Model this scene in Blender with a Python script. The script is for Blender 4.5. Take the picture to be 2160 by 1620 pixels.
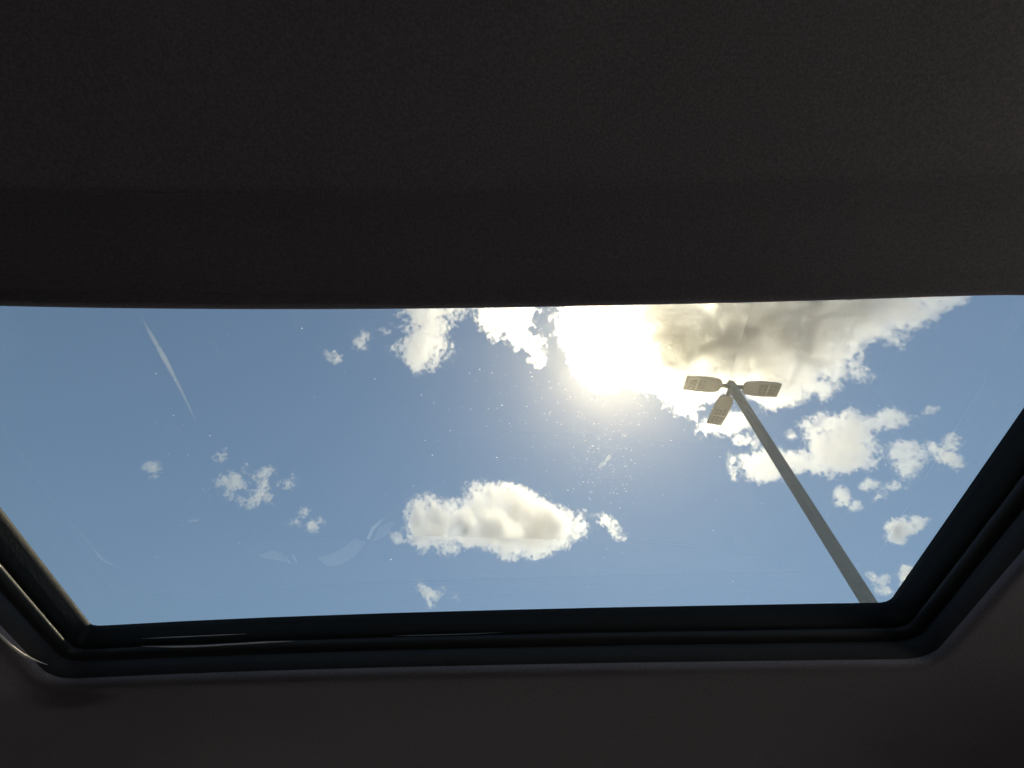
import bpy, bmesh, math, random
import numpy as np
from mathutils import Vector, Matrix, noise

random.seed(7)
R = math.radians
scene = bpy.context.scene
for o in list(bpy.data.objects):
    bpy.data.objects.remove(o)
C = scene.collection

# ------------------------------------------------------------------ camera
FPX = 1060.0                      # focal length in photo pixels (2160 wide)
CAM = Vector((0.0, 0.0, 1.15))


def _n(v):
    v = np.array(v, float)
    return v / np.linalg.norm(v)


_Y = _n((1052 - 1080, -(2432 - 810), -FPX))          # the car's long axis seen from the lens
_a = _n((1545 - 1080, -(815 - 810), -FPX))
_b = _n((1840 - 1080, -(1280 - 810), -FPX))          # the lamp post is vertical
_Z = _n(np.cross(np.cross(_a, _b), _Y))
if _Z[1] < 0:
    _Z = -_Z
_X = np.cross(_Y, _Z)
ROT = np.array([_X, _Y, _Z])
cam_data = bpy.data.cameras.new('camera')
cam = bpy.data.objects.new('camera', cam_data)
C.objects.link(cam)
cam.matrix_world = Matrix.Translation(CAM) @ Matrix([list(r) for r in ROT]).to_4x4()
cam_data.sensor_width = 36.0
cam_data.lens = 36.0 * FPX / 2160.0
cam_data.clip_start = 0.01
cam_data.clip_end = 120000.0
scene.camera = cam


def ray(px, py):
    d = ROT @ np.array((px - 1080.0, -(py - 810.0), -FPX))
    return Vector(d / np.linalg.norm(d))


def at(px, py, z):
    """the point at height z that lies in the direction of a photo pixel"""
    d = ray(px, py)
    return CAM + d * ((z - CAM.z) / d.z)


# ------------------------------------------------------------------ sky, sun, exposure
SUN = ray(1288, 762)
sun_el = math.asin(SUN.z)
sun_az = math.atan2(SUN.x, SUN.y)
world = bpy.data.worlds.new('World')
scene.world = world
world.use_nodes = True
wn = world.node_tree
bg = wn.nodes['Background']
sky = wn.nodes.new('ShaderNodeTexSky')
sky.sky_type = 'NISHITA'
sky.sun_disc = False
sky.sun_elevation = sun_el
sky.sun_rotation = sun_az
sky.air_density = 1.0
sky.dust_density = 0.12
sky.ozone_density = 1.4
sky.altitude = 50
wn.links.new(sky.outputs['Color'], bg.inputs['Color'])
bg.inputs['Strength'].default_value = 0.12
sl = bpy.data.lights.new('sun', 'SUN')
sl.energy = 4.6
sl.angle = R(0.53)
sl.color = (1.0, 0.88, 0.68)
sun = bpy.data.objects.new('sun', sl)
C.objects.link(sun)
sun.rotation_euler = SUN.to_track_quat('Z', 'Y').to_euler()
vs = scene.view_settings
vs.view_transform = 'Standard'
vs.look = 'None'
vs.exposure = 1.9
vs.gamma = 1.0
cy = scene.cycles
cy.max_bounces = 14
cy.diffuse_bounces = 5
cy.glossy_bounces = 5
cy.transmission_bounces = 6
cy.volume_bounces = 5
cy.transparent_max_bounces = 160
cy.use_denoising = True
cy.sample_clamp_indirect = 12.0
cy.caustics_reflective = False
cy.caustics_refractive = False

GLASS_TINT = (0.248, 0.250, 0.213)

# ------------------------------------------------------------------ materials


def mat(name):
    m = bpy.data.materials.new(name)
    m.use_nodes = True
    return m, m.node_tree, m.node_tree.nodes['Principled BSDF']


def surf(name, col, rough=0.85, metal=0.0, var=0.0, scale=30.0, bump=0.0, bscale=400.0, spec=0.5):
    """a plain real-world surface: colour varied by noise, fine relief by bump"""
    m, nt, p = mat(name)
    p.inputs['Roughness'].default_value = rough
    p.inputs['Metallic'].default_value = metal
    p.inputs['Specular IOR Level'].default_value = spec
    tc = nt.nodes.new('ShaderNodeTexCoord')
    if var > 0:
        no = nt.nodes.new('ShaderNodeTexNoise')
        no.inputs['Scale'].default_value = scale
        no.inputs['Detail'].default_value = 6
        nt.links.new(tc.outputs['Object'], no.inputs['Vector'])
        mr = nt.nodes.new('ShaderNodeMapRange')
        mr.inputs['From Min'].default_value = 0.3
        mr.inputs['From Max'].default_value = 0.7
        mr.inputs['To Min'].default_value = 1 - var
        mr.inputs['To Max'].default_value = 1 + var
        nt.links.new(no.outputs['Fac'], mr.inputs['Value'])
        mx = nt.nodes.new('ShaderNodeVectorMath')
        mx.operation = 'SCALE'
        mx.inputs[0].default_value = col
        nt.links.new(mr.outputs['Result'], mx.inputs['Scale'])
        nt.links.new(mx.outputs['Vector'], p.inputs['Base Color'])
    else:
        p.inputs['Base Color'].default_value = (*col, 1)
    if bump > 0:
        nb = nt.nodes.new('ShaderNodeTexNoise')
        nb.inputs['Scale'].default_value = bscale
        nb.inputs['Detail'].default_value = 4
        nt.links.new(tc.outputs['Object'], nb.inputs['Vector'])
        b = nt.nodes.new('ShaderNodeBump')
        b.inputs['Strength'].default_value = bump
        b.inputs['Distance'].default_value = 0.002
        nt.links.new(nb.outputs['Fac'], b.inputs['Height'])
        nt.links.new(b.outputs['Normal'], p.inputs['Normal'])
    return m


def glass(name, tint):
    """thin pane: clear, tinted transmission with a Fresnel reflection"""
    m, nt, p = mat(name)
    nt.nodes.remove(p)
    out = nt.nodes['Material Output']
    t = nt.nodes.new('ShaderNodeBsdfTransparent')
    t.inputs['Color'].default_value = (*tint, 1)
    g = nt.nodes.new('ShaderNodeBsdfGlossy')
    g.inputs['Roughness'].default_value = 0.0
    g.inputs['Color'].default_value = (1, 1, 1, 1)
    fr = nt.nodes.new('ShaderNodeFresnel')
    fr.inputs['IOR'].default_value = 1.5
    geo = nt.nodes.new('ShaderNodeNewGeometry')
    # the same reflection from either side of the pane
    mx = nt.nodes.new('ShaderNodeMixShader')
    lw = nt.nodes.new('ShaderNodeLayerWeight')
    lw.inputs['Blend'].default_value = 0.5
    pw = nt.nodes.new('ShaderNodeMath')
    pw.operation = 'POWER'
    pw.inputs[1].default_value = 4.0
    nt.links.new(lw.outputs['Facing'], pw.inputs[0])
    ma = nt.nodes.new('ShaderNodeMath')
    ma.operation = 'MULTIPLY_ADD'
    ma.inputs[1].default_value = 0.9
    ma.inputs[2].default_value = 0.038
    nt.links.new(pw.outputs[0], ma.inputs[0])
    nt.nodes.remove(fr)
    nt.nodes.remove(geo)
    nt.links.new(ma.outputs[0], mx.inputs['Fac'])
    nt.links.new(t.outputs[0], mx.inputs[1])
    nt.links.new(g.outputs[0], mx.inputs[2])
    nt.links.new(mx.outputs[0], out.inputs['Surface'])
    return m


def translucent(name, col, amount):
    m, nt, p = mat(name)
    nt.nodes.remove(p)
    out = nt.nodes['Material Output']
    t = nt.nodes.new('ShaderNodeBsdfTransparent')
    l = nt.nodes.new('ShaderNodeBsdfTranslucent')
    l.inputs['Color'].default_value = (*col, 1)
    mx = nt.nodes.new('ShaderNodeMixShader')
    mx.inputs['Fac'].default_value = amount
    nt.links.new(t.outputs[0], mx.inputs[1])
    nt.links.new(l.outputs[0], mx.inputs[2])
    nt.links.new(mx.outputs[0], out.inputs['Surface'])
    return m


def cloud_mat(name, density, g1=0.86, w1=0.55, g2=0.35, col=(1.0, 0.99, 0.97)):
    """water droplets: a strong forward lobe and a broad one"""
    m, nt, p = mat(name)
    nt.nodes.remove(p)
    out = nt.nodes['Material Output']
    a = nt.nodes.new('ShaderNodeVolumeScatter')
    b = nt.nodes.new('ShaderNodeVolumeScatter')
    for n, g, d in ((a, g1, density * w1), (b, g2, density * (1 - w1))):
        n.inputs['Color'].default_value = (*col, 1)
        n.inputs['Anisotropy'].default_value = g
        n.inputs['Density'].default_value = d
    ad = nt.nodes.new('ShaderNodeAddShader')
    nt.links.new(a.outputs[0], ad.inputs[0])
    nt.links.new(b.outputs[0], ad.inputs[1])
    nt.links.new(ad.outputs[0], out.inputs['Volume'])
    return m


M = {
    'asphalt': surf('worn_concrete', (0.48, 0.46, 0.43), 0.9, var=0.25, scale=3.0, bump=0.5, bscale=120),
    'paint': surf('road_paint', (0.75, 0.75, 0.72), 0.7, var=0.15, scale=12.0),
    'earth': surf('dry_ground', (0.24, 0.21, 0.15), 0.95, var=0.3, scale=0.5),
    'liner': surf('headliner_fabric', (0.235, 0.208, 0.235), 0.95, var=0.22, scale=700.0, bump=0.3, bscale=2200, spec=0.15),
    'shade': surf('shade_fabric', (0.235, 0.208, 0.235), 0.95, var=0.22, scale=700.0, bump=0.3, bscale=2200, spec=0.15),
    'bar': surf('bar_fabric', (0.20, 0.178, 0.20), 0.9, var=0.22, scale=700.0, bump=0.3, bscale=2000, spec=0.2),
    'trim': surf('dark_trim_plastic', (0.028, 0.026, 0.028), 0.8, var=0.1, scale=80.0, bump=0.25, bscale=600, spec=0.4),
    'rail': surf('satin_rail', (0.025, 0.024, 0.024), 0.55, spec=0.25, bump=0.08, bscale=90),
    'rubber': surf('black_rubber', (0.012, 0.012, 0.012), 0.65, spec=0.22, bump=0.2, bscale=300),
    'body': surf('car_paint', (0.045, 0.05, 0.06), 0.25, metal=0.3, spec=0.6),
    'leather': surf('pale_leather', (0.50, 0.44, 0.39), 0.6, var=0.08, scale=20, bump=0.3, bscale=250),
    'darkcloth': surf('dark_seat_cloth', (0.05, 0.05, 0.052), 0.9, var=0.1, scale=40, bump=0.3, bscale=500),
    'carpet': surf('cabin_carpet', (0.02, 0.019, 0.018), 0.98, var=0.15, scale=60, bump=0.4, bscale=300),
    'dash': surf('dashboard_plastic', (0.025, 0.025, 0.026), 0.8, bump=0.3, bscale=300, spec=0.2),
    'pale': surf('pale_mirrored_piece', (0.70, 0.70, 0.68), 0.6),
    'dimpale': surf('grey_mirrored_piece', (0.22, 0.225, 0.225), 0.7),
    'chrome': surf('bright_metal', (0.8, 0.8, 0.8), 0.25, metal=1.0),
    'tyre': surf('tyre_rubber', (0.02, 0.02, 0.02), 0.8),
    'roofglass': glass('tinted_roof_glass', GLASS_TINT),
    'clearglass': glass('clear_car_glass', (0.85, 0.88, 0.85)),
    'screenglass': glass('tinted_windscreen_glass', (0.45, 0.46, 0.45)),
    'darkglass': glass('light_blocking_glass', (0.035, 0.037, 0.037)),
    'post': surf('grey_paint', (0.185, 0.19, 0.195), 0.45, var=0.12, scale=2.5, bump=0.15, bscale=60, spec=0.5),
    'head': surf('lamp_housing_paint', (0.31, 0.30, 0.285), 0.5, var=0.06, scale=8),
    'lens': surf('led_lens_panel', (0.29, 0.29, 0.275), 0.4, var=0.25, scale=30, spec=0.6),
    'led': surf('led_optic', (0.20, 0.20, 0.19), 0.3, spec=0.8),
    'bead': surf('bright_bead', (0.85, 0.85, 0.82), 0.25, spec=0.8),
    'speck': translucent('dust_speck_film', (0.95, 0.93, 0.88), 0.85),
    'divider': surf('light_grey_bar', (0.5, 0.5, 0.48), 0.5),
    'smudge2': translucent('faint_splash_film', (0.9, 0.93, 0.95), 0.12),
    'glint': surf('pale_glint', (0.62, 0.52, 0.45), 0.5),  # pale colour standing in for highlights on the trim
    'glint2': surf('grey_glint', (0.22, 0.20, 0.18), 0.5),
    'smudge': translucent('dried_splash_film', (0.9, 0.93, 0.95), 0.35),
}

# ------------------------------------------------------------------ mesh helpers


def tag(o, label=None, cat=None, group=None, kind=None):
    if label:
        o['label'] = label
    if cat:
        o['category'] = cat
    if group:
        o['group'] = group
    if kind:
        o['kind'] = kind
    return o


def empty(name, loc=(0, 0, 0), rz=0.0):
    o = bpy.data.objects.new(name, None)
    C.objects.link(o)
    o.location = loc
    o.rotation_euler.z = rz
    return o


def pyobj(name, verts, faces, m, parent=None, smooth=False):
    me = bpy.data.meshes.new(name)
    me.from_pydata([tuple(v) for v in verts], [], faces)
    me.materials.append(m)
    me.update()
    if smooth:
        me.polygons.foreach_set('use_smooth', [True] * len(me.polygons))
    o = bpy.data.objects.new(name, me)
    C.objects.link(o)
    o.parent = parent
    return o


def bmobj(name, bm, m, parent=None, smooth=False, bevel=0.0, seg=2):
    if bevel > 0:
        bmesh.ops.bevel(bm, geom=bm.edges[:], offset=bevel, segments=seg, affect='EDGES', profile=0.5)
    bmesh.ops.recalc_face_normals(bm, faces=bm.faces[:])
    me = bpy.data.meshes.new(name)
    bm.to_mesh(me)
    bm.free()
    me.materials.append(m)
    if smooth:
        me.polygons.foreach_set('use_smooth', [True] * len(me.polygons))
    o = bpy.data.objects.new(name, me)
    C.objects.link(o)
    o.parent = parent
    return o


def prism(bm, outline, z0, z1):
    lo = [bm.verts.new((x, y, z0)) for x, y in outline]
    hi = [bm.verts.new((x, y, z1)) for x, y in outline]
    bm.faces.new(hi)
    bm.faces.new(lo[::-1])
    n = len(lo)
    for i in range(n):
        bm.faces.new((lo[i], lo[(i + 1) % n], hi[(i + 1) % n], hi[i]))


def box(bm, x0, x1, y0, y1, z0, z1):
    prism(bm, [(x0, y0), (x1, y0), (x1, y1), (x0, y1)], z0, z1)


def boxobj(name, dims, m, parent, bevel=0.01):
    bm = bmesh.new()
    box(bm, *dims)
    return bmobj(name, bm, m, parent, bevel=bevel)


def tube(pts, rads, n=12, closed=False):
    """verts, faces of a tube along points"""
    pts = [Vector(p) for p in pts]
    vs_, fs = [], []
    for i, p in enumerate(pts):
        a = pts[max(i - 1, 0)] if not closed else pts[i - 1]
        b = pts[min(i + 1, len(pts) - 1)] if not closed else pts[(i + 1) % len(pts)]
        t = (b - a).normalized()
        u = t.cross(Vector((0, 0, 1)))
        if u.length < 1e-4:
            u = Vector((1, 0, 0))
        u.normalize()
        w = u.cross(t)
        r = rads[i] if hasattr(rads, '__len__') else rads
        for k in range(n):
            an = 2 * math.pi * k / n
            vs_.append(p + (u * math.cos(an) + w * math.sin(an)) * r)
    m_ = len(pts)
    for i in range(m_ if closed else m_ - 1):
        for k in range(n):
            j = (i + 1) % m_
            fs.append((i * n + k, i * n + (k + 1) % n, j * n + (k + 1) % n, j * n + k))
    if not closed:
        fs.append(tuple(range(n))[::-1])
        fs.append(tuple((m_ - 1) * n + k for k in range(n)))
    return vs_, fs


def resample(pts, n):
    pts = [Vector(p) for p in pts]
    d = [0.0]
    for a, b in zip(pts, pts[1:]):
        d.append(d[-1] + (b - a).length)
    out = []
    for i in range(n):
        s = d[-1] * i / (n - 1)
        k = 0
        while k < len(d) - 2 and d[k + 1] < s:
            k += 1
        f = (s - d[k]) / max(d[k + 1] - d[k], 1e-9)
        out.append(pts[k].lerp(pts[k + 1], f))
    return out


def smooth_path(pts, it):
    pts = [Vector(p) for p in pts]
    for _ in range(it):
        pts = [pts[0]] + [(pts[i - 1] + pts[i] * 2 + pts[i + 1]) / 4 for i in range(1, len(pts) - 1)] + [pts[-1]]
    return pts


# ------------------------------------------------------------------ ground (the car park the car stands on)
def sheet(name, x0, x1, y0, y1, z, m):
    return pyobj(name, [(x0, y0, z), (x1, y0, z), (x1, y1, z), (x0, y1, z)], [(0, 1, 2, 3)], m)


tag(sheet('ground', -6000, 6000, -6000, 6000, -0.12, M['earth']), kind='structure')
tag(sheet('parking_lot', -40, 40, -30, 45, 0.0, M['asphalt']), kind='structure')
for k, x in enumerate((-4.1, -1.4, 1.3, 4.0)):
    bm = bmesh.new()
    box(bm, x - 0.05, x + 0.05, -2.6, 2.6, 0.004, 0.007)
    tag(bmobj('bay_line', bm, M['paint']), kind='structure')

# ------------------------------------------------------------------ the car: roof first
ZG = CAM.z + 0.36            # underside of the roof glass
ZL = ZG - 0.058              # headliner level at the opening

car = empty('car', (0, 0, 0))
tag(car, 'dark car cabin around the camera, its tinted sunroof open to the sky', 'car')

# edge of the glass as the lens sees it: left side, front edge, right side
left_a, left_b = at(0, 1095, ZG), at(180, 1323, ZG)
dl = (left_b - left_a).normalized()
right_a, right_b = at(1893, 1268, ZG), at(2160, 890, ZG)
dr = (right_b - right_a).normalized()
front_px = [(212, 1330), (380, 1321), (560, 1313), (820, 1304), (1080, 1297), (1300, 1292), (1500, 1288.5), (1700, 1285), (1855, 1282.5)]
front = [at(x, y, ZG) for x, y in front_px]
YREAR = -0.75
lrear = left_a + dl * ((YREAR - left_a.y) / dl.y)
rrear = right_a + dr * ((YREAR - right_a.y) / dr.y)


def arc(p0, corner, p1, n=7):
    return [p0 * (1 - t) ** 2 + corner * 2 * t * (1 - t) + p1 * t * t for t in [i / n for i in range(1, n)]]


def meet(p, d, q, e):
    # intersection of two lines in plan
    det = d.x * (-e.y) - (-e.x) * d.y
    s = ((q.x - p.x) * (-e.y) - (-e.x) * (q.y - p.y)) / det
    return p + d * s


cl = meet(left_a, dl, front[0], (front[0] - front[1]).normalized())
cr = meet(right_a, dr, front[-1], (front[-1] - front[-2]).normalized())
loop = resample([lrear, left_b], 26)
loop += arc(left_b, cl, front[0])
loop += resample(front, 60)
loop += arc(front[-1], cr, right_a)
loop += resample([right_a, rrear], 26)
loop += resample([rrear, lrear], 22)[1:-1]
NL = len(loop)
cen = sum(loop, Vector()) / NL


def normals(lp):
    out = []
    for i in range(len(lp)):
        t = (lp[(i + 1) % len(lp)] - lp[i - 1])
        n = Vector((-t.y, t.x, 0)).normalized()
        if n.dot(lp[i] - cen) < 0:
            n = -n
        out.append(n)
    for _ in range(3):
        out = [(out[i - 1] + out[i] + out[(i + 1) % len(out)]).normalized() for i in range(len(out))]
    return out


NRM = normals(loop)


def ring(name, prof, m, parent, smooth=True):
    """sweep a profile of (outward offset, drop below the glass) round the opening"""
    v, f = [], []
    for o_, dz in prof:
        for i in range(NL):
            p = loop[i] + NRM[i] * o_
            v.append((p.x, p.y, ZG + dz))
    for k in range(len(prof) - 1):
        for i in range(NL):
            j = (i + 1) % NL
            f.append((k * NL + i, k * NL + j, (k + 1) * NL + j, (k + 1) * NL + i))
    return pyobj(name, v, f, m, parent, smooth)


roof = empty('sunroof')
roof.parent = car
ring('glass_seal', [(0.012, 0.012), (-0.0015, 0.006), (0.0, 0.0), (0.001, -0.008), (0.003, -0.016), (0.006, -0.0195), (0.012, -0.020)], M['rubber'], roof)
ring('guide_rail', [(0.012, -0.0205), (0.0055, -0.0215), (0.0030, -0.0240), (0.0026, -0.0265), (0.0042, -0.0300), (0.0080, -0.0320), (0.014, -0.0325)], M['rail'], roof)
ring('surround_trim', [(0.013, -0.033), (0.009, -0.036), (0.0095, -0.044), (0.012, -0.051), (0.017, -0.0545)], M['trim'], roof)

# headliner: from a soft rolled edge out to the cabin sides
HX0, HX1, HY0, HY1 = -0.74, 0.74, -1.70, 1.06
v, f = [], []
prof = [(0.014, -0.050), (0.0145, -0.0555), (0.018, -0.0590), (0.026, -0.0605), (0.04, -0.0603)]
rows = []
for o_, dz in prof:
    rows.append([loop[i] + NRM[i] * o_ + Vector((0, 0, dz)) for i in range(NL)])
outer = []
for i in range(NL):
    b = rows[-1][i]
    d = Vector((b.x - cen.x, b.y - cen.y, 0))
    c0 = Vector((cen.x, cen.y, 0))
    ts = []
    if abs(d.x) > 1e-6:
        ts.append(((HX1 if d.x > 0 else HX0) - c0.x) / d.x)
    if abs(d.y) > 1e-6:
        ts.append(((HY1 if d.y > 0 else HY0) - c0.y) / d.y)
    t = min(ts)
    outer.append(c0 + d * t)
for s in (0.06, 0.14, 0.25, 0.4, 0.55, 0.7, 0.82, 0.91, 0.97, 1.0):
    rw = []
    for i in range(NL):
        b = rows[4][i]
        p = Vector((b.x, b.y, 0)).lerp(outer[i], s)
        drop = 0.05 * max(0, abs(p.x) / 0.74 - 0.6) ** 2 / 0.16 + 0.035 * max(0, p.y - 0.7) ** 2 / 0.13
        p.z = ZL - 0.0025 - drop
        rw.append(p)
    rows.append(rw)
for rw in rows:
    v += rw
for k in range(len(rows) - 1):
    for i in range(NL):
        j = (i + 1) % NL
        f.append((k * NL + i, k * NL + j, (k + 1) * NL + j, (k + 1) * NL + i))
for p in v[len(prof) * NL:]:
    q = Vector((p.x * 5.0, p.y * 5.0, 0.0))
    p.z += 0.0035 * noise.noise(q) + 0.0010 * noise.noise(q * 4.0)
pyobj('headliner', v, f, M['liner'], car, True)

# glass pane over the opening
gv = [p + NRM[i] * 0.010 + Vector((0, 0, 0.005)) for i, p in enumerate(loop)]
pane = pyobj('glass_pane', gv, [tuple(range(NL))], M['roofglass'], roof)

# sunblind: a stiff pull bar with a taut cloth behind it
edge_px = [(-260, 640), (-120, 646), (0, 650), (180, 653.5), (350, 655.5), (520, 656.5), (700, 656.5), (860, 655.5), (1000, 654), (1180, 651), (1350, 647.5), (1530, 643.5), (1700, 639), (1900, 633), (2050, 628), (2110, 626.5), (2160, 626.5), (2260, 629), (2420, 636)]
ZB = ZL - 0.006
edge = [at(x, y, ZB) for x, y in edge_px]
NB = 72
edge = smooth_path(resample(edge, NB), 2)
bar = [(0.006, 0.020), (0.0015, 0.010), (0.0, 0.003), (-0.002, 0.0005), (-0.006, 0.0), (-0.011, 0.0016), (-0.0125, 0.0016), (-0.019, 0.0002), (-0.021, 0.0010), (-0.030, 0.0015), (-0.050, 0.0030), (-0.071, 0.0042), (-0.0745, 0.0062)]
v, f = [], []
for y_, z_ in bar:
    for p in edge:
        v.append((p.x, p.y + y_, p.z + z_))
for k in range(len(bar) - 1):
    for i in range(NB - 1):
        f.append((k * NB + i, k * NB + i + 1, (k + 1) * NB + i + 1, (k + 1) * NB + i))
blind = empty('sunblind')
blind.parent = car
pyobj('pull_bar', v, f, M['bar'], blind, True)
v, f = [], []
prof = [(-0.064, 0.0054), (-0.072, 0.0050), (-0.082, 0.0048)] + [(-0.095 - 0.0135 * k, 0.0050) for k in range(40)]
for k, (y_, z_) in enumerate(prof):
    for p in edge:
        q = Vector((p.x * 6.0, (p.y + y_) * 6.0, 3.0))
        v.append((p.x, p.y + y_, p.z + z_ + min(1.0, k / 8.0) * (0.0030 * noise.noise(q) + 0.0008 * noise.noise(q * 3.5))))
for k in range(len(prof) - 1):
    for i in range(NB - 1):
        f.append((k * NB + i, k * NB + i + 1, (k + 1) * NB + i + 1, (k + 1) * NB + i))
pyobj('blind_cloth', v, f, M['shade'], blind, True)

# roof skin outside, round the glass
v = [p + NRM[i] * 0.012 + Vector((0, 0, 0.010)) for i, p in enumerate(loop)]
v += [Vector((outer[i].x * 1.03, outer[i].y * 1.03, ZG + 0.008 - 0.05 * max(0, abs(outer[i].x) / 0.74 - 0.6) ** 2 / 0.16)) for i in range(NL)]
pyobj('roof_panel', v, [(i, (i + 1) % NL, NL + (i + 1) % NL, NL + i) for i in range(NL)], M['body'], car, True)

# ------------------------------------------------------------------ the rest of the car
SILL = 1.12  # raised so light from the right window falls off faster across the ceiling
boxobj('floor_pan', (-0.80, 0.80, -1.75, 1.75, 0.22, 0.28), M['carpet'], car, 0.0)
for s in (-1, 1):
    side = bmesh.new()
    prism(side, [(s * 0.80, -1.75), (s * 0.86, -1.75), (s * 0.86, 1.72), (s * 0.80, 1.72)], 0.24, SILL)
    bmobj('door', side, M['dash'], car, bevel=0.012)
    # pillars: rear quarter, middle, windscreen widened against reflections in the roof glass
    for (y0, y1, yt0, yt1) in ((-1.74, -1.30, -1.70, -1.36), (-0.42, -0.30, -0.44, -0.32), (0.46, 1.72, 0.40, 1.06)):
        zt = ZL - 0.05
        pv = []
        for x in (0.80, 0.86):
            xt = x - 0.06
            pv += [(s * x, y0, 0.94), (s * x, y1, 0.94), (s * xt, yt1, zt), (s * xt, yt0, zt)]
        pyobj('pillar', pv, [(0, 1, 2, 3), (4, 7, 6, 5), (0, 4, 5, 1), (2, 6, 7, 3), (1, 5, 6, 2), (0, 3, 7, 4)], M['trim'], car)
    rail_v, rail_f = tube([(s * 0.765, -1.74, ZL - 0.045), (s * 0.775, -0.5, ZL - 0.042), (s * 0.775, 0.6, ZL - 0.045), (s * 0.765, 1.06, ZL - 0.06)], 0.045, 10)
    pyobj('roof_rail', rail_v, rail_f, M['body'], car, True)
    zt = ZL - 0.06
    for (y0, y1, yt0, yt1) in ((-1.30, -0.42, -1.36, -0.44), (-0.30, 0.46, -0.32, 0.40)):
        gm = M['clearglass'] if s > 0 else M['darkglass']  # left panes darkened, right ones clear, so the ceiling brightens to the right
        k = (SILL - 0.94) / (zt - 0.94)
        y0, y1 = y0 + (yt0 - y0) * k, y1 + (yt1 - y1) * k
        pyobj('side_window', [(s * (0.83 - 0.06 * k), y0, SILL), (s * (0.83 - 0.06 * k), y1, SILL), (s * 0.77, yt1, zt), (s * 0.77, yt0, zt)], [(0, 1, 2, 3)], gm, car)
pyobj('windscreen', [(-0.80, 1.70, 0.94), (0.80, 1.70, 0.94), (0.74, 1.07, ZL - 0.07), (-0.74, 1.07, ZL - 0.07)], [(0, 1, 2, 3)], M['screenglass'], car)
boxobj('tailgate', (-0.80, 0.80, -1.82, -1.76, 0.24, 1.38), M['body'], car, 0.01)
hood = bmesh.new()
hv = [hood.verts.new(p) for p in [(-0.84, 1.73, 0.30), (0.84, 1.73, 0.30), (0.80, 2.75, 0.30), (-0.80, 2.75, 0.30), (-0.84, 1.73, 0.95), (0.84, 1.73, 0.95), (0.76, 2.70, 0.74), (-0.76, 2.70, 0.74)]]
for q in ((0, 3, 2, 1), (4, 5, 6, 7), (0, 1, 5, 4), (1, 2, 6, 5), (2, 3, 7, 6), (3, 0, 4, 7)):
    hood.faces.new([hv[i] for i in q])
bmobj('bonnet', hood, M['body'], car, bevel=0.04, seg=3)
for sx in (-1, 1):
    for y in (-1.2, 2.15):
        wv, wf = tube([(sx * 0.70, y, 0.31), (sx * 0.72, y, 0.31), (sx * 0.88, y, 0.31), (sx * 0.90, y, 0.31)], [0.27, 0.31, 0.31, 0.27], 28)
        w = pyobj('wheel', wv, wf, M['tyre'], car)
        rv, rf = tube([(sx * 0.895, y, 0.31), (sx * 0.905, y, 0.31)], [0.21, 0.19], 24)
        pyobj('rim', rv, rf, M['chrome'], w)
# seats in dark cloth
for sx, m_ in ((0.39, M['darkcloth']), (-0.39, M['darkcloth'])):
    seat = empty('seat', (sx, 0, 0))
    seat.parent = car
    boxobj('cushion', (-0.24, 0.24, -0.02, 0.52, 0.36, 0.52), m_, seat, 0.05)
    bb = boxobj('backrest', (-0.23, 0.23, -0.07, 0.07, 0.0, 0.58), m_, seat, 0.05)
    bb.location = (0, -0.06, 0.46)
    bb.rotation_euler.x = R(14)
    hd = boxobj('headrest', (-0.13, 0.13, -0.05, 0.05, 0.0, 0.17), m_, seat, 0.04)
    hd.location = (0, -0.235, 1.05)
    hd.rotation_euler.x = R(10)
bench = empty('rear_bench', (0, -1.2, 0))
bench.parent = car
boxobj('cushion', (-0.66, 0.66, -0.12, 0.42, 0.34, 0.54), M['darkcloth'], bench, 0.05)
rb = boxobj('backrest', (-0.66, 0.66, -0.08, 0.08, 0.0, 0.60), M['darkcloth'], bench, 0.05)
rb.location = (0, -0.18, 0.48)
rb.rotation_euler.x = R(16)

# dashboard; bright pieces are added on it to make reflections in the roof glass
ZD = 0.93
dash = bmesh.new()
prism(dash, [(-0.79, 1.18), (-0.25, 1.14), (0.25, 1.14), (0.79, 1.18), (0.79, 1.69), (-0.79, 1.69)], 0.45, ZD)
dash_o = bmobj('dashboard', dash, M['dash'], car, bevel=0.025, seg=3)


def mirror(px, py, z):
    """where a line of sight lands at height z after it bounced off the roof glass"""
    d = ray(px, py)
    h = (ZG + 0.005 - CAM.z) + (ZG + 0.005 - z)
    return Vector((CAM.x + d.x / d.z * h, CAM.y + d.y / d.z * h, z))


def mirrored_piece(name, pts, m, z0=ZD + 0.002, th=0.004):
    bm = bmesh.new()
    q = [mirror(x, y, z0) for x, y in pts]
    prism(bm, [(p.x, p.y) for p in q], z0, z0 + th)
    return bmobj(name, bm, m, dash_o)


# ------------------------------------------------------------------ the light pole outside
HP = 7.5
lamp_c = at(1545, 817, CAM.z + HP)
pole = empty('street_lamp', (lamp_c.x, lamp_c.y, 0))
tag(pole, 'tall square grey lamp post with three flat LED heads at its top', 'street lamp')
ztop = CAM.z + HP + 0.10
AZ = R(3.5)
hw = 0.060
bm = bmesh.new()
c_, s_ = math.cos(AZ + R(8)), math.sin(AZ + R(8))


def sq(h, r=0.012):
    pts = []
    for (sx, sy, a0) in ((1, 1, 0), (-1, 1, 90), (-1, -1, 180), (1, -1, 270)):
        for k in range(4):
            a = R(a0 + 30 * k)
            x, y = sx * (h - r) + r * math.cos(a), sy * (h - r) + r * math.sin(a)
            pts.append((x * c_ - y * s_, x * s_ + y * c_))
    return pts


prism(bm, sq(hw), 0.0, ztop)
shaft = bmobj('shaft', bm, M['post'], pole)
bm = bmesh.new()
prism(bm, sq(hw + 0.006), ztop, ztop + 0.02)
bmobj('cap', bm, M['post'], pole)
bm = bmesh.new()
prism(bm, sq(0.16, 0.02), 0.004, 0.03)
bmobj('base_plate', bm, M['post'], pole)
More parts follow.
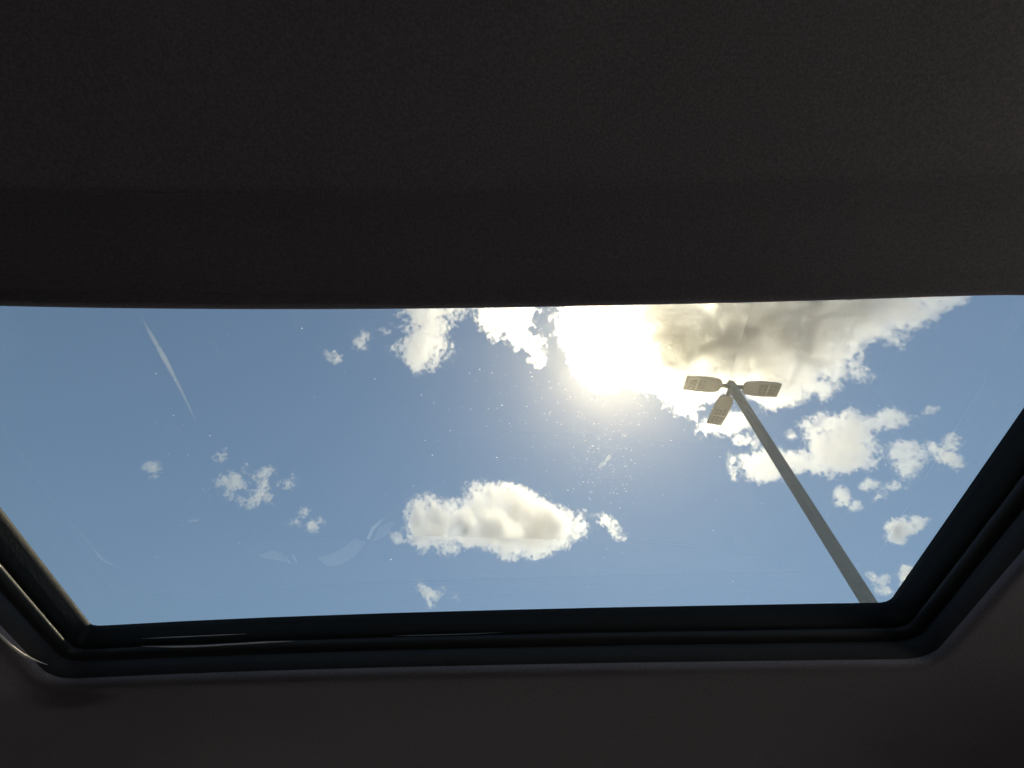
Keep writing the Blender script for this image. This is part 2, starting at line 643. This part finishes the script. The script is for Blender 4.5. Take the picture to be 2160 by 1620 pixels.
# a small bolt in the face of the post
bpz = None
d = ray(1811, 1233)
fn = Vector((-(lamp_c.x), -(lamp_c.y), 0)).normalized()
tt = ((lamp_c - CAM).dot(fn) + hw * 1.0) / d.dot(fn)
bp = CAM + d * tt
tv, tf = tube([bp - Vector((lamp_c.x, lamp_c.y, 0)) - fn * 0.03, bp - Vector((lamp_c.x, lamp_c.y, 0)) + fn * 0.012], 0.011, 10)
pyobj('bolt', tv, tf, M['rubber'], shaft)


def lamp_head(az, tilt_label=None):
    h = empty('lamp_head', (0, 0, CAM.z + HP), az)
    h.parent = pole
    # outline in its own plane, +x away from the pole
    L0, L1, W = 0.20, 0.85, 0.150
    half = [(L0, 0.075), (L0 + 0.03, 0.118), (L0 + 0.09, 0.138), (L0 + 0.22, W), (L0 + 0.42, W), (L1 - 0.010, W * 0.945), (L1, W * 0.92)]
    outline = half + [(x, -y) for x, y in half[::-1]]
    bm = bmesh.new()
    prism(bm, outline, 0.0, 0.040)
    hs = bmobj('housing', bm, M['head'], h, bevel=0.008)
    bm = bmesh.new()
    box(bm, hw - 0.02, L0 + 0.02, -0.035, 0.035, 0.008, 0.050)
    bmobj('arm', bm, M['post'], h, bevel=0.006)
    # two recessed-looking optic panels, a bar between
    for (x0, x1) in ((0.475, 0.625), (0.645, 0.795)):
        bm = bmesh.new()
        box(bm, x0, x1, -0.105, 0.105, -0.006, 0.001)
        lp = bmobj('optic_panel', bm, M['lens'], h, bevel=0.002)
        for yy in (-0.070, 0.0, 0.070):
            for xx in (0.25, 0.75):
                bm = bmesh.new()
                xm = x0 + (x1 - x0) * xx
                box(bm, xm - 0.028, xm + 0.028, yy - 0.020, yy + 0.020, -0.013, -0.005)
                bmobj('optic', bm, M['led'], h, bevel=0.006)
    bm = bmesh.new()
    box(bm, 0.627, 0.643, -0.112, 0.112, -0.008, 0.001)
    bmobj('divider', bm, M['divider'], h, bevel=0.002)
    return h


for az in (AZ, AZ + R(95), AZ + R(181)):
    lamp_head(az)

# ------------------------------------------------------------------ clouds: lumpy closed shells full of droplets, at their own height
ZC = 1250.0


def inside_dist(poly, X, Y):
    """signed distance (positive inside) of grid points to a polygon"""
    d2 = np.full(X.shape, 1e18)
    ins = np.zeros(X.shape, bool)
    n = len(poly)
    for i in range(n):
        ax, ay = poly[i]
        bx, by = poly[(i + 1) % n]
        ex, ey = bx - ax, by - ay
        t = np.clip(((X - ax) * ex + (Y - ay) * ey) / (ex * ex + ey * ey + 1e-9), 0, 1)
        d2 = np.minimum(d2, (X - ax - t * ex) ** 2 + (Y - ay - t * ey) ** 2)
        c = ((ay > Y) != (by > Y)) & (X < (bx - ax) * (Y - ay) / (by - ay + 1e-12) + ax)
        ins ^= c
    d = np.sqrt(d2)
    return np.where(ins, d, -d)


def fractal(shape, cell, cz, lo, slope, rng, hi=None):
    """random field with a power-law spectrum; lo = longest wavelength in metres"""
    w = rng.standard_normal(shape).astype(np.float32)
    F = np.fft.rfftn(w)
    k = [np.fft.fftfreq(n, cell) for n in shape[:2]] + [np.fft.rfftfreq(shape[2], cz)]
    K = np.sqrt(k[0][:, None, None] ** 2 + k[1][None, :, None] ** 2 + k[2][None, None, :] ** 2)
    k0 = 1.0 / lo
    F *= (K * K + k0 * k0) ** (-slope / 2)
    if hi:
        F *= np.exp(-(K * hi) ** 2)
    r = np.fft.irfftn(F, s=shape, axes=(0, 1, 2)).astype(np.float32)
    r -= r.mean()
    return r / r.std()


def surface_net(f, origin, cell):
    """closed quad shell where f crosses zero"""
    f = f.copy()
    for ax in range(3):
        sl_ = [slice(None)] * 3
        for e in (0, -1):
            sl_[ax] = e
            f[tuple(sl_)] = np.minimum(f[tuple(sl_)], -1.0)
    ins = f > 0
    cnt = np.zeros(tuple(n - 1 for n in f.shape), np.int8)
    offs = [(i, j, k) for i in (0, 1) for j in (0, 1) for k in (0, 1)]
    sh = cnt.shape
    for o_ in offs:
        cnt += ins[o_[0]:o_[0] + sh[0], o_[1]:o_[1] + sh[1], o_[2]:o_[2] + sh[2]]
    act = (cnt > 0) & (cnt < 8)
    idx = -np.ones(sh, np.int64)
    ijk = np.argwhere(act)
    idx[act] = np.arange(len(ijk))
    acc = np.zeros((len(ijk), 3))
    num = np.zeros(len(ijk))
    for a in range(8):
        for b in range(a + 1, 8):
            da = np.array(offs[a])
            db = np.array(offs[b])
            if abs(da - db).sum() != 1:
                continue
            fa = f[ijk[:, 0] + da[0], ijk[:, 1] + da[1], ijk[:, 2] + da[2]]
            fb = f[ijk[:, 0] + db[0], ijk[:, 1] + db[1], ijk[:, 2] + db[2]]
            x = (fa > 0) != (fb > 0)
            t = np.where(x, fa / np.where(x, fa - fb, 1), 0)
            acc += np.where(x[:, None], da + (db - da) * t[:, None], 0)
            num += x
    V = (ijk + acc / num[:, None]) * np.array(cell) + np.array(origin)
    quads = []
    for ax in range(3):
        u, w = (ax + 1) % 3, (ax + 2) % 3
        A = [slice(0, None)] * 3
        B = [slice(0, None)] * 3
        A[ax] = slice(0, -1)
        B[ax] = slice(1, None)
        ch = ins[tuple(A)] != ins[tuple(B)]
        e = np.argwhere(ch)
        if not len(e):
            continue
        ok = (e[:, u] > 0) & (e[:, w] > 0) & (e[:, u] < sh[u]) & (e[:, w] < sh[w])
        e = e[ok]
        pos = ins[tuple(e.T)]

        def cell_at(du, dw):
            q = e.copy()
            q[:, u] += du
            q[:, w] += dw
            return idx[tuple(q.T)]
        q = np.stack([cell_at(-1, -1), cell_at(0, -1), cell_at(0, 0), cell_at(-1, 0)], 1)
        q[~pos] = q[~pos][:, ::-1]
        quads.append(q)
    Q = np.concatenate(quads) if quads else np.zeros((0, 4), np.int64)
    return V, Q


def fast_mesh(name, V, Q, m):
    me = bpy.data.meshes.new(name)
    me.vertices.add(len(V))
    me.vertices.foreach_set('co', V.astype(np.float32).ravel())
    me.loops.add(Q.size)
    me.loops.foreach_set('vertex_index', Q.astype(np.int32).ravel())
    me.polygons.add(len(Q))
    me.polygons.foreach_set('loop_start', np.arange(0, Q.size, 4, dtype=np.int32))
    me.update(calc_edges=True)
    me.materials.append(m)
    o = bpy.data.objects.new(name, me)
    C.objects.link(o)
    return o


for _k, _f in (('', 1.0), ('_scrap', 1.7)):
    M['cloud' + _k] = cloud_mat('cloud_droplets' + _k, 0.030 * _f, g1=0.968, w1=0.25, g2=0.48)
    M['veil' + _k] = cloud_mat('cloud_veil' + _k, 0.016 * _f, g1=0.968, w1=0.25, g2=0.48)
    M['fringe' + _k] = cloud_mat('cloud_fringe' + _k, 0.0055 * _f, g1=0.968, w1=0.25, g2=0.48)
N_CLOUD = [0]


def cloud(label, polys, thick=45.0, rough=1.0, cell=4.0, grow=0.0, thin=(), dense=1.0, holes=(), z0=0.0, patch=0.38, mset=''):
    """polys: outlines in photo pixels, laid on the cloud layer; thick: half depth in metres where widest"""
    N_CLOUD[0] += 1
    rng = np.random.default_rng(100 + N_CLOUD[0])
    zc = ZC + z0
    if thick < 25:
        mset = '_scrap'

    def flat(p):
        return [tuple(at(x, y, zc)[:2]) for x, y in p]
    W = [flat(p) for p in polys]
    allp = np.array([q for p in W for q in p])
    pad = 45.0
    lo = allp.min(0) - pad
    hi = allp.max(0) + pad
    cz = cell * 1.85
    nz = int((2 * thick * 1.25 + 2 * 30) / cz)
    nx, ny = (int(n) + 2 for n in (hi - lo) / cell)
    xs = lo[0] + np.arange(nx) * cell
    ys = lo[1] + np.arange(ny) * cell
    zs = zc + (np.arange(nz) - nz * 0.45) * cz
    X, Y = np.meshgrid(xs, ys, indexing='ij')
    sd = np.full(X.shape, -1e9)
    for p in W:
        sd = np.maximum(sd, inside_dist(p, X, Y))
    for (hx, hy, hr) in holes:
        c0 = at(hx, hy, zc)
        rr = hr * (c0 - CAM).length / FPX
        sd = np.minimum(sd, np.hypot(X - c0.x, Y - c0.y) - rr)
    cap = thick * (1 - np.exp(-np.maximum(sd, 0) / (thick * 0.9)))
    # round off the ridges where the nearest edge changes
    kx, ky = np.fft.fftfreq(nx, cell)[:, None], np.fft.rfftfreq(ny, cell)[None, :]
    soft = np.fft.irfft2(np.fft.rfft2(cap) * np.exp(-2 * (math.pi * 0.35 * thick) ** 2 * (kx * kx + ky * ky)), s=cap.shape)
    wgt = np.clip(sd / (0.8 * thick), 0, 1)
    cap = cap * (1 - wgt) + soft * wgt
    base = np.where(sd > 0, cap, sd * 0.9) + grow
    for (tx, ty, tr, k) in thin:                     # thinner or thicker places in the sheet
        c0 = at(tx, ty, zc)
        rr = tr * (c0 - CAM).length / FPX
        g = np.exp(-((X - c0.x) ** 2 + (Y - c0.y) ** 2) / (rr * rr))
        base = np.where(sd > 0, base * (1 + (k - 1) * g), base)
    shape = (nx, ny, nz)
    m2 = fractal((nx, ny, 4), cell, 400.0, 90.0, 2.6, rng)[:, :, 0]
    base = np.where(sd > 0, base * np.clip(1 + patch * min(1.0, thick / 40.0) * m2, 0.3, 1.8), base)
    n1 = fractal(shape, cell, cz, 120.0, 3.2, rng)
    n2 = fractal(shape, cell, cz, 44.0, 2.3, rng)
    n3 = fractal(shape, cell, cz, 20.0, 2.0, rng)
    small = min(1.0, math.sqrt(max((hi - lo - 2 * pad).min(), 20) / 85.0))
    zr = (zs - zc)[None, None, :]
    depth = np.where(zr > 0, zr * 0.85, -zr * 1.35)    # flatter below than above
    bump_ = 6.0 * n1 + 14.0 * (np.abs(n2) * -1.3 + 0.95) + 9.0 * n3
    F = base[:, :, None] - depth + bump_ * rough * small
    org = (lo[0], lo[1], zs[0])
    # a faint outer fringe, a veil, and inside them the thick white body
    o = None
    for nm, off, mk in (('cloud', 8.5 * (0.35 + 0.65 * small), 'fringe'), ('veil', 1.8 * small, 'veil'), ('dense_core', -3.5 * small, 'cloud')):
        V, Q = surface_net((F + off).astype(np.float32), org, (cell, cell, cz))
        TRI[0] += 2 * len(Q)
        if len(Q):
            b = fast_mesh(nm, V, Q, M[mk + mset])
            if o is None:
                o = b
            else:
                b.parent = o
                b['kind'] = 'stuff'
    tag(o, label, 'cloud', 'broken cumulus clouds')
    return o


TRI = [0]


cloud('largest grey-centred cloud with the sun glaring through it behind the lamp post',
      [[(1165, 655), (1176, 700), (1188, 745), (1215, 790), (1262, 818), (1300, 822), (1345, 815), (1392, 842), (1440, 872), (1462, 880), (1468, 858), (1500, 850), (1530, 828), (1560, 818),
        (1590, 850), (1605, 885), (1650, 858), (1690, 852), (1712, 822), (1730, 796), (1775, 768), (1810, 742), (1842, 712), (1868, 730), (1905, 735), (1920, 700), (1950, 680), (1978, 652), (2035, 632),
        (2060, 590), (1900, 560), (1600, 535), (1300, 545), (1170, 590)],
       [(1468, 912), (1482, 892), (1525, 880), (1560, 868), (1600, 880), (1580, 900), (1540, 916), (1490, 918)],
       [(1720, 815), (1745, 790), (1790, 765), (1815, 745), (1838, 790), (1822, 802), (1790, 796), (1765, 815), (1735, 835)]],
      thick=82.0, rough=1.15, cell=5.0, patch=0.13, thin=[(1290, 768, 42, -0.22), (1345, 795, 34, 0.3), (1210, 692, 26, 3.2), (1425, 712, 52, 1.7), (1535, 775, 48, 1.7), (1408, 800, 20, 1.9)])
cloud('bright ragged cloud crossed by the lamp post, bulging to its right',
      [[(1562, 958), (1598, 965), (1628, 938), (1655, 952), (1700, 965), (1712, 930), (1700, 895), (1730, 872), (1768, 880), (1800, 862), (1835, 880), (1880, 868), (1925, 892), (1868, 902), (1838, 912),
        (1850, 945), (1846, 985), (1795, 988), (1752, 1003), (1700, 988), (1648, 1000), (1600, 1014), (1568, 998)],
       [(1548, 922), (1570, 918), (1598, 920), (1592, 938), (1560, 940)]],
      thick=38.0, rough=1.2)
cloud('thin shredded wisp just left of the cloud crossed by the lamp post',
      [[(1536, 955), (1550, 965), (1552, 990), (1548, 1012), (1538, 985)]], thick=12, rough=0.8, cell=3.2)
cloud('small oval puff in the blue gap right of the lamp post',
      [[(1655, 915), (1668, 910), (1680, 924), (1668, 930)]], thick=14, rough=0.7, cell=3.2)
cloud('medium triangular cloud right of the bulging cloud, pointing down',
      [[(1870, 945), (1905, 930), (1930, 940), (1955, 958), (1938, 982), (1918, 1012), (1895, 1000), (1885, 975)]], thick=28, rough=1.1, cell=3.2)
cloud('ragged two-armed white shred farthest right in the sky',
      [[(1966, 940), (1990, 946), (2012, 916), (2026, 938), (2004, 954), (2034, 970), (2024, 984), (1992, 968), (1970, 962)]], thick=18, rough=0.9, cell=3.2)
cloud('tiny bright puff under the blue right of the largest cloud',
      [[(1948, 872), (1962, 858), (1978, 860), (1966, 872)]], thick=11, rough=0.7, cell=3.2)
cloud('small wispy puff below the bulging cloud, nearer the lamp post',
      [[(1762, 1042), (1778, 1032), (1796, 1044), (1790, 1062), (1768, 1066)]], thick=20, rough=0.9, cell=3.2)
cloud('faint scraps strung below the triangular cloud',
      [[(1816, 1026), (1838, 1012), (1852, 1018), (1832, 1030)], [(1872, 1028), (1884, 1018), (1908, 1028), (1888, 1034)], [(1842, 1056), (1858, 1042), (1872, 1042), (1858, 1056)], [(1794, 1072), (1806, 1064), (1818, 1066), (1806, 1074)]],
      thick=10, rough=0.7, cell=3.2)
cloud('small hooked white cloud near the right edge of the sunroof',
      [[(1868, 1118), (1888, 1100), (1918, 1096), (1952, 1096), (1946, 1112), (1912, 1124), (1898, 1148), (1874, 1142)]], thick=22, rough=0.8, cell=4.0)
cloud('pale broken wisps beside the foot of the lamp post',
      [[(1826, 1212), (1842, 1206), (1858, 1222), (1872, 1214), (1874, 1228), (1850, 1234)], [(1852, 1246), (1870, 1242), (1878, 1248), (1860, 1254)]], thick=12, rough=0.7, cell=4.5)
cloud('small cream puff cut by the right edge of the sunroof',
      [[(1896, 1216), (1910, 1202), (1930, 1200), (1940, 1214), (1922, 1236), (1902, 1238)]], thick=24, rough=0.7, cell=4.5)
cloud('lone white cumulus in the middle of the sky, lower centre',
      [[(848, 1083), (872, 1063), (907, 1043), (933, 1056), (959, 1062), (985, 1052), (995, 1025), (1024, 1025), (1060, 1022), (1086, 1025), (1102, 1038), (1121, 1038), (1154, 1058), (1176, 1071), (1202, 1075),
        (1222, 1076), (1238, 1096), (1244, 1112), (1231, 1133), (1206, 1138), (1196, 1160), (1160, 1168), (1131, 1180), (1105, 1175), (1079, 1180), (1056, 1170), (1040, 1160), (1011, 1150), (982, 1150), (959, 1170),
        (934, 1170), (920, 1151), (888, 1155), (856, 1143), (828, 1130), (860, 1133), (853, 1120), (859, 1104)]],
      thick=40, rough=1.2, holes=[(1090, 1112, 4.5)], thin=[(1155, 1098, 22, 1.7), (1028, 1120, 20, 1.6)])
cloud('broken wisp just right of the lone centre cumulus',
      [[(1256, 1092), (1278, 1092), (1296, 1108), (1304, 1124), (1316, 1138), (1298, 1140), (1284, 1116)]], thick=14, rough=0.9, cell=3.2)
cloud('small forked scrap above the front edge of the sunroof',
      [[(886, 1236), (900, 1246), (922, 1254), (941, 1244), (924, 1262), (906, 1280), (894, 1262)], [(962, 1258), (969, 1260), (967, 1268)]], thick=12, rough=0.85, cell=4.0)
cloud('curled smiling wisp lowest of the left-hand scraps',
      [[(462, 1032), (486, 1038), (506, 1054), (526, 1060), (542, 1040), (549, 1052), (530, 1069), (506, 1064), (486, 1050)]], thick=14, rough=0.9, cell=3.2)
cloud('bright hooked wisp above the curled left-hand one',
      [[(452, 1003), (466, 1003), (480, 1012), (493, 998), (504, 1012), (528, 1024), (506, 1027), (482, 1024), (460, 1022)]], thick=14, rough=0.9, cell=3.2)
cloud('small upright tuft above the hooked wisp on the left',
      [[(511, 981), (521, 980), (522, 1000), (513, 1000)]], thick=9, rough=0.7, cell=3.2)
cloud('faint shreds right of the upright tuft on the left',
      [[(543, 1003), (556, 992), (574, 994), (562, 1005)], [(588, 1022), (608, 1016), (617, 994), (622, 1004), (618, 1020), (628, 1029), (606, 1030)], [(552, 1020), (560, 1012), (562, 1022), (555, 1030)], [(562, 1052), (572, 1050), (572, 1058)]],
      thick=9, rough=0.85, cell=3.2)
cloud('faint tuft highest of the left-hand scraps',
      [[(448, 968), (464, 956), (472, 950), (472, 966), (458, 972)]], thick=9, rough=0.85, cell=3.2)
cloud('pale smudge of cloud farthest left in the sky',
      [[(305, 986), (320, 980), (332, 988), (320, 998)], [(314, 1006), (326, 1002), (328, 1012)]], thick=9, rough=0.85, cell=3.2)
cloud('thin wavy wisp left of the lone centre cumulus',
      [[(607, 1106), (624, 1100), (646, 1106), (668, 1094), (677, 1098), (666, 1112), (654, 1124), (642, 1112), (624, 1108)], [(634, 1082), (642, 1080), (642, 1090)]], thick=12, rough=0.85, cell=3.2)
cloud('tall grey-white cloud hanging from the sunblind edge, left of the sun',
      [[(838, 655), (842, 690), (856, 712), (845, 730), (824, 736), (842, 734), (856, 748), (866, 770), (880, 778), (896, 772), (912, 758), (934, 744), (948, 738), (944, 724), (934, 714), (942, 694), (952, 676), (968, 668),
        (988, 660), (990, 610), (920, 570), (850, 600)]], thick=40, rough=1.2)
cloud('ragged lacy cloud between the tall cloud and the sun',
      [[(1006, 676), (1026, 690), (1032, 715), (1050, 718), (1060, 702), (1086, 714), (1102, 732), (1124, 748), (1138, 754), (1136, 734), (1142, 718), (1130, 694), (1122, 664), (1112, 640), (1060, 610), (1010, 630)]], thick=26, rough=1.35)
cloud('small oval tuft left of the tall hanging cloud',
      [[(748, 724), (754, 708), (768, 698), (780, 704), (775, 718), (766, 732), (754, 734)]], thick=16, rough=0.85, cell=3.2)
cloud('little wisp between the oval tuft and the tall cloud',
      [[(794, 690), (806, 698), (822, 702), (806, 704)]], thick=9, rough=0.7, cell=3.2)
cloud('small tuft farthest left under the sunblind edge',
      [[(690, 748), (702, 738), (712, 748), (720, 760), (706, 766)]], thick=13, rough=0.85, cell=3.2)

# ------------------------------------------------------------------ glass reflection streaks, built as scattering tubes far above the clouds
def contrail(label, px, rad_px, dens, z=9200.0):
    rng = np.random.default_rng(len(px) + int(px[0][0]))
    pts = resample([at(x, y, z) for x, y in px], 46)
    k = (pts[23] - CAM).length / FPX
    rads = []
    for i in range(46):
        t = i / 45 * (len(rad_px) - 1)
        j = min(int(t), len(rad_px) - 2)
        r = rad_px[j] + (rad_px[j + 1] - rad_px[j]) * (t - j)
        rads.append(max(r, 0.05) * k * (1 + 0.08 * rng.standard_normal()))
    v_, f_ = tube(pts, rads, 10)
    key = 'reflection_streak_%g' % dens
    if key not in M:
        M[key] = cloud_mat(key.replace('.', '_'), dens, g1=0.8, w1=0.3, g2=0.2)
    b_ = bmesh.new()
    bv_ = [b_.verts.new(p) for p in v_]
    for q in f_:
        b_.faces.new([bv_[i] for i in q])
    return tag(bmobj('contrail', b_, M[key]), label, 'contrail', 'glass reflection streaks')


contrail('long thin white streak of glass reflection slanting down at the upper left of the sky', [(296, 664), (322, 712), (352, 765), (383, 825), (413, 888)], [0.4, 3.6, 4.2, 2.8, 2.0, 1.0], 0.0036)
contrail('short faint streak of glass reflection right of the long one', [(441, 700), (456, 735), (471, 772)], [0.3, 2.2, 1.6, 0.4], 0.0009)

# ------------------------------------------------------------------ dirt on the roof glass, with a film added for the sun's halo
ZGP = ZG + 0.005
film = [(p + NRM[i] * 0.004) for i, p in enumerate(loop)]
fv = [(p.x, p.y, ZGP + 0.002) for p in film] + [(p.x, p.y, ZGP + 0.005) for p in film]
ff = [tuple(range(NL))[::-1] if True else None, tuple(range(NL, 2 * NL))]
ff += [(i, (i + 1) % NL, NL + (i + 1) % NL, NL + i) for i in range(NL)]
bm = bmesh.new()
bvs = [bm.verts.new(p) for p in fv]
for q in ff:
    bm.faces.new([bvs[i] for i in q])
fm, fnt, fp = mat('halo_dust_film')  # scattering layer added to spread a warm halo round the sun
fnt.nodes.remove(fp)
fs_ = fnt.nodes.new('ShaderNodeVolumeScatter')
fs_.inputs['Color'].default_value = (1.0, 0.96, 0.86, 1)
fs_.inputs['Density'].default_value = 7.0
fs_.inputs['Anisotropy'].default_value = 0.90
fnt.links.new(fs_.outputs[0], fnt.nodes['Material Output'].inputs['Volume'])
bmobj('dust_halo_film', bm, fm, roof)

rng = random.Random(5)
sv, sf = [], []


def speck(px, py, r):
    c0 = at(px, py, ZGP + 0.0009)
    n = 6
    a0 = rng.random() * 6.28
    el = 1 + rng.random() * 0.8
    b0 = len(sv)
    for k in range(n):
        a = a0 + 2 * math.pi * k / n
        rr = r * (0.75 + 0.5 * rng.random())
        sv.append((c0.x + rr * el * math.cos(a), c0.y + rr * math.sin(a), c0.z))
    sf.append(tuple(range(b0, b0 + n)))


for k in range(190):
    px, py = rng.gauss(1282, 42), rng.gauss(990, 62)
    if 700 < py < 1270:
        speck(px, py, 0.00018 + 0.00030 * rng.random() ** 2)
for k in range(240):
    px, py = rng.gauss(1260, 150), rng.gauss(870, 90)
    if 690 < py < 1270:
        speck(px, py, 0.00014 + 0.00022 * rng.random() ** 2)
for k in range(120):
    px, py = rng.uniform(300, 2000), rng.uniform(690, 1260)
    speck(px, py, 0.00018 + 0.0003 * rng.random() ** 3)
for px, py, r in ((1250, 941, .0007), (1262, 946, .0008), (1241, 952, .0006), (1238, 968, .0006), (1318, 919, .0008), (1048, 965, .0007), (825, 1180, .0007), (1546, 1226, .0006)):
    speck(px, py, r)
tag(pyobj('dust_specks', sv, sf, M['speck'], roof), kind='stuff')


def film_patch(name, pts, m, z):
    q = [at(x, y, z) for x, y in pts]
    return pyobj(name, q, [tuple(range(len(q)))], m, roof)


film_patch('dried_splash', [(1261, 986), (1266, 977), (1276, 972), (1279, 963), (1286, 961), (1290, 966), (1280, 974), (1275, 982), (1265, 988)], M['smudge'], ZGP + 0.0010)
film_patch('dried_splash', [(1226, 1020), (1234, 1016), (1237, 1018), (1231, 1022), (1232, 1031), (1228, 1030)], M['smudge2'], ZGP + 0.0010)

# ------------------------------------------------------------------ added flat pieces, outlined by the faint reflections they give in the roof glass
mirrored_piece('mirrored_bar', [(352, 902), (386, 893), (388, 899), (354, 908)], M['pale'], 1.10)
mirrored_piece('mirrored_curve', [(391, 1062), (412, 1053), (428, 1043), (440, 1028), (442, 1031), (430, 1046), (413, 1057), (392, 1066)], M['pale'], 1.10)
mirrored_piece('mirrored_quad', [(392, 1072), (440, 1045), (446, 1070), (420, 1096), (400, 1098)], M['dimpale'], 1.10)
mirrored_piece('mirrored_patch', [(545, 1168), (580, 1158), (600, 1168), (612, 1186), (580, 1178), (555, 1174)], M['dimpale'])
mirrored_piece('mirrored_line', [(591, 1162), (602, 1170), (614, 1186), (611, 1187), (600, 1173)], M['pale'])
mirrored_piece('mirrored_line', [(617, 1168), (619, 1168), (628, 1184), (626, 1185)], M['pale'])
mirrored_piece('mirrored_leaf', [(672, 1174), (700, 1166), (730, 1150), (748, 1134), (772, 1142), (748, 1172), (722, 1188), (690, 1192)], M['dimpale'])
mirrored_piece('mirrored_arc', [(774, 1134), (783, 1112), (806, 1094), (807, 1096), (790, 1115), (780, 1136)], M['pale'])
mirrored_piece('mirrored_leaf', [(786, 1140), (800, 1112), (826, 1098), (833, 1102), (812, 1130)], M['dimpale'])


# ------------------------------------------------------------------ highlights on the trim, put in as thin pale tubes along the opening
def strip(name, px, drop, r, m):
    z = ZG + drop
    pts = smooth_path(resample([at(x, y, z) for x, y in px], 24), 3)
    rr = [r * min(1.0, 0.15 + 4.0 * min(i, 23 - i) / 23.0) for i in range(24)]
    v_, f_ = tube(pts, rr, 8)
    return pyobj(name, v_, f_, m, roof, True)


strip('edge_glint', [(-60, 1296), (0, 1340), (22, 1362), (48, 1382), (72, 1393), (100, 1402)], -0.0600, 0.0016, M['glint'])
strip('rail_glint', [(298, 1363), (380, 1365), (450, 1362), (530, 1357), (620, 1352)], -0.0330, 0.0010, M['glint'])
strip('rail_glint', [(298, 1347), (370, 1344), (440, 1341), (520, 1337)], -0.0230, 0.0005, M['glint'])
strip('rail_glint', [(830, 1341), (900, 1340), (1000, 1337), (1060, 1334)], -0.0300, 0.0005, M['glint2'])
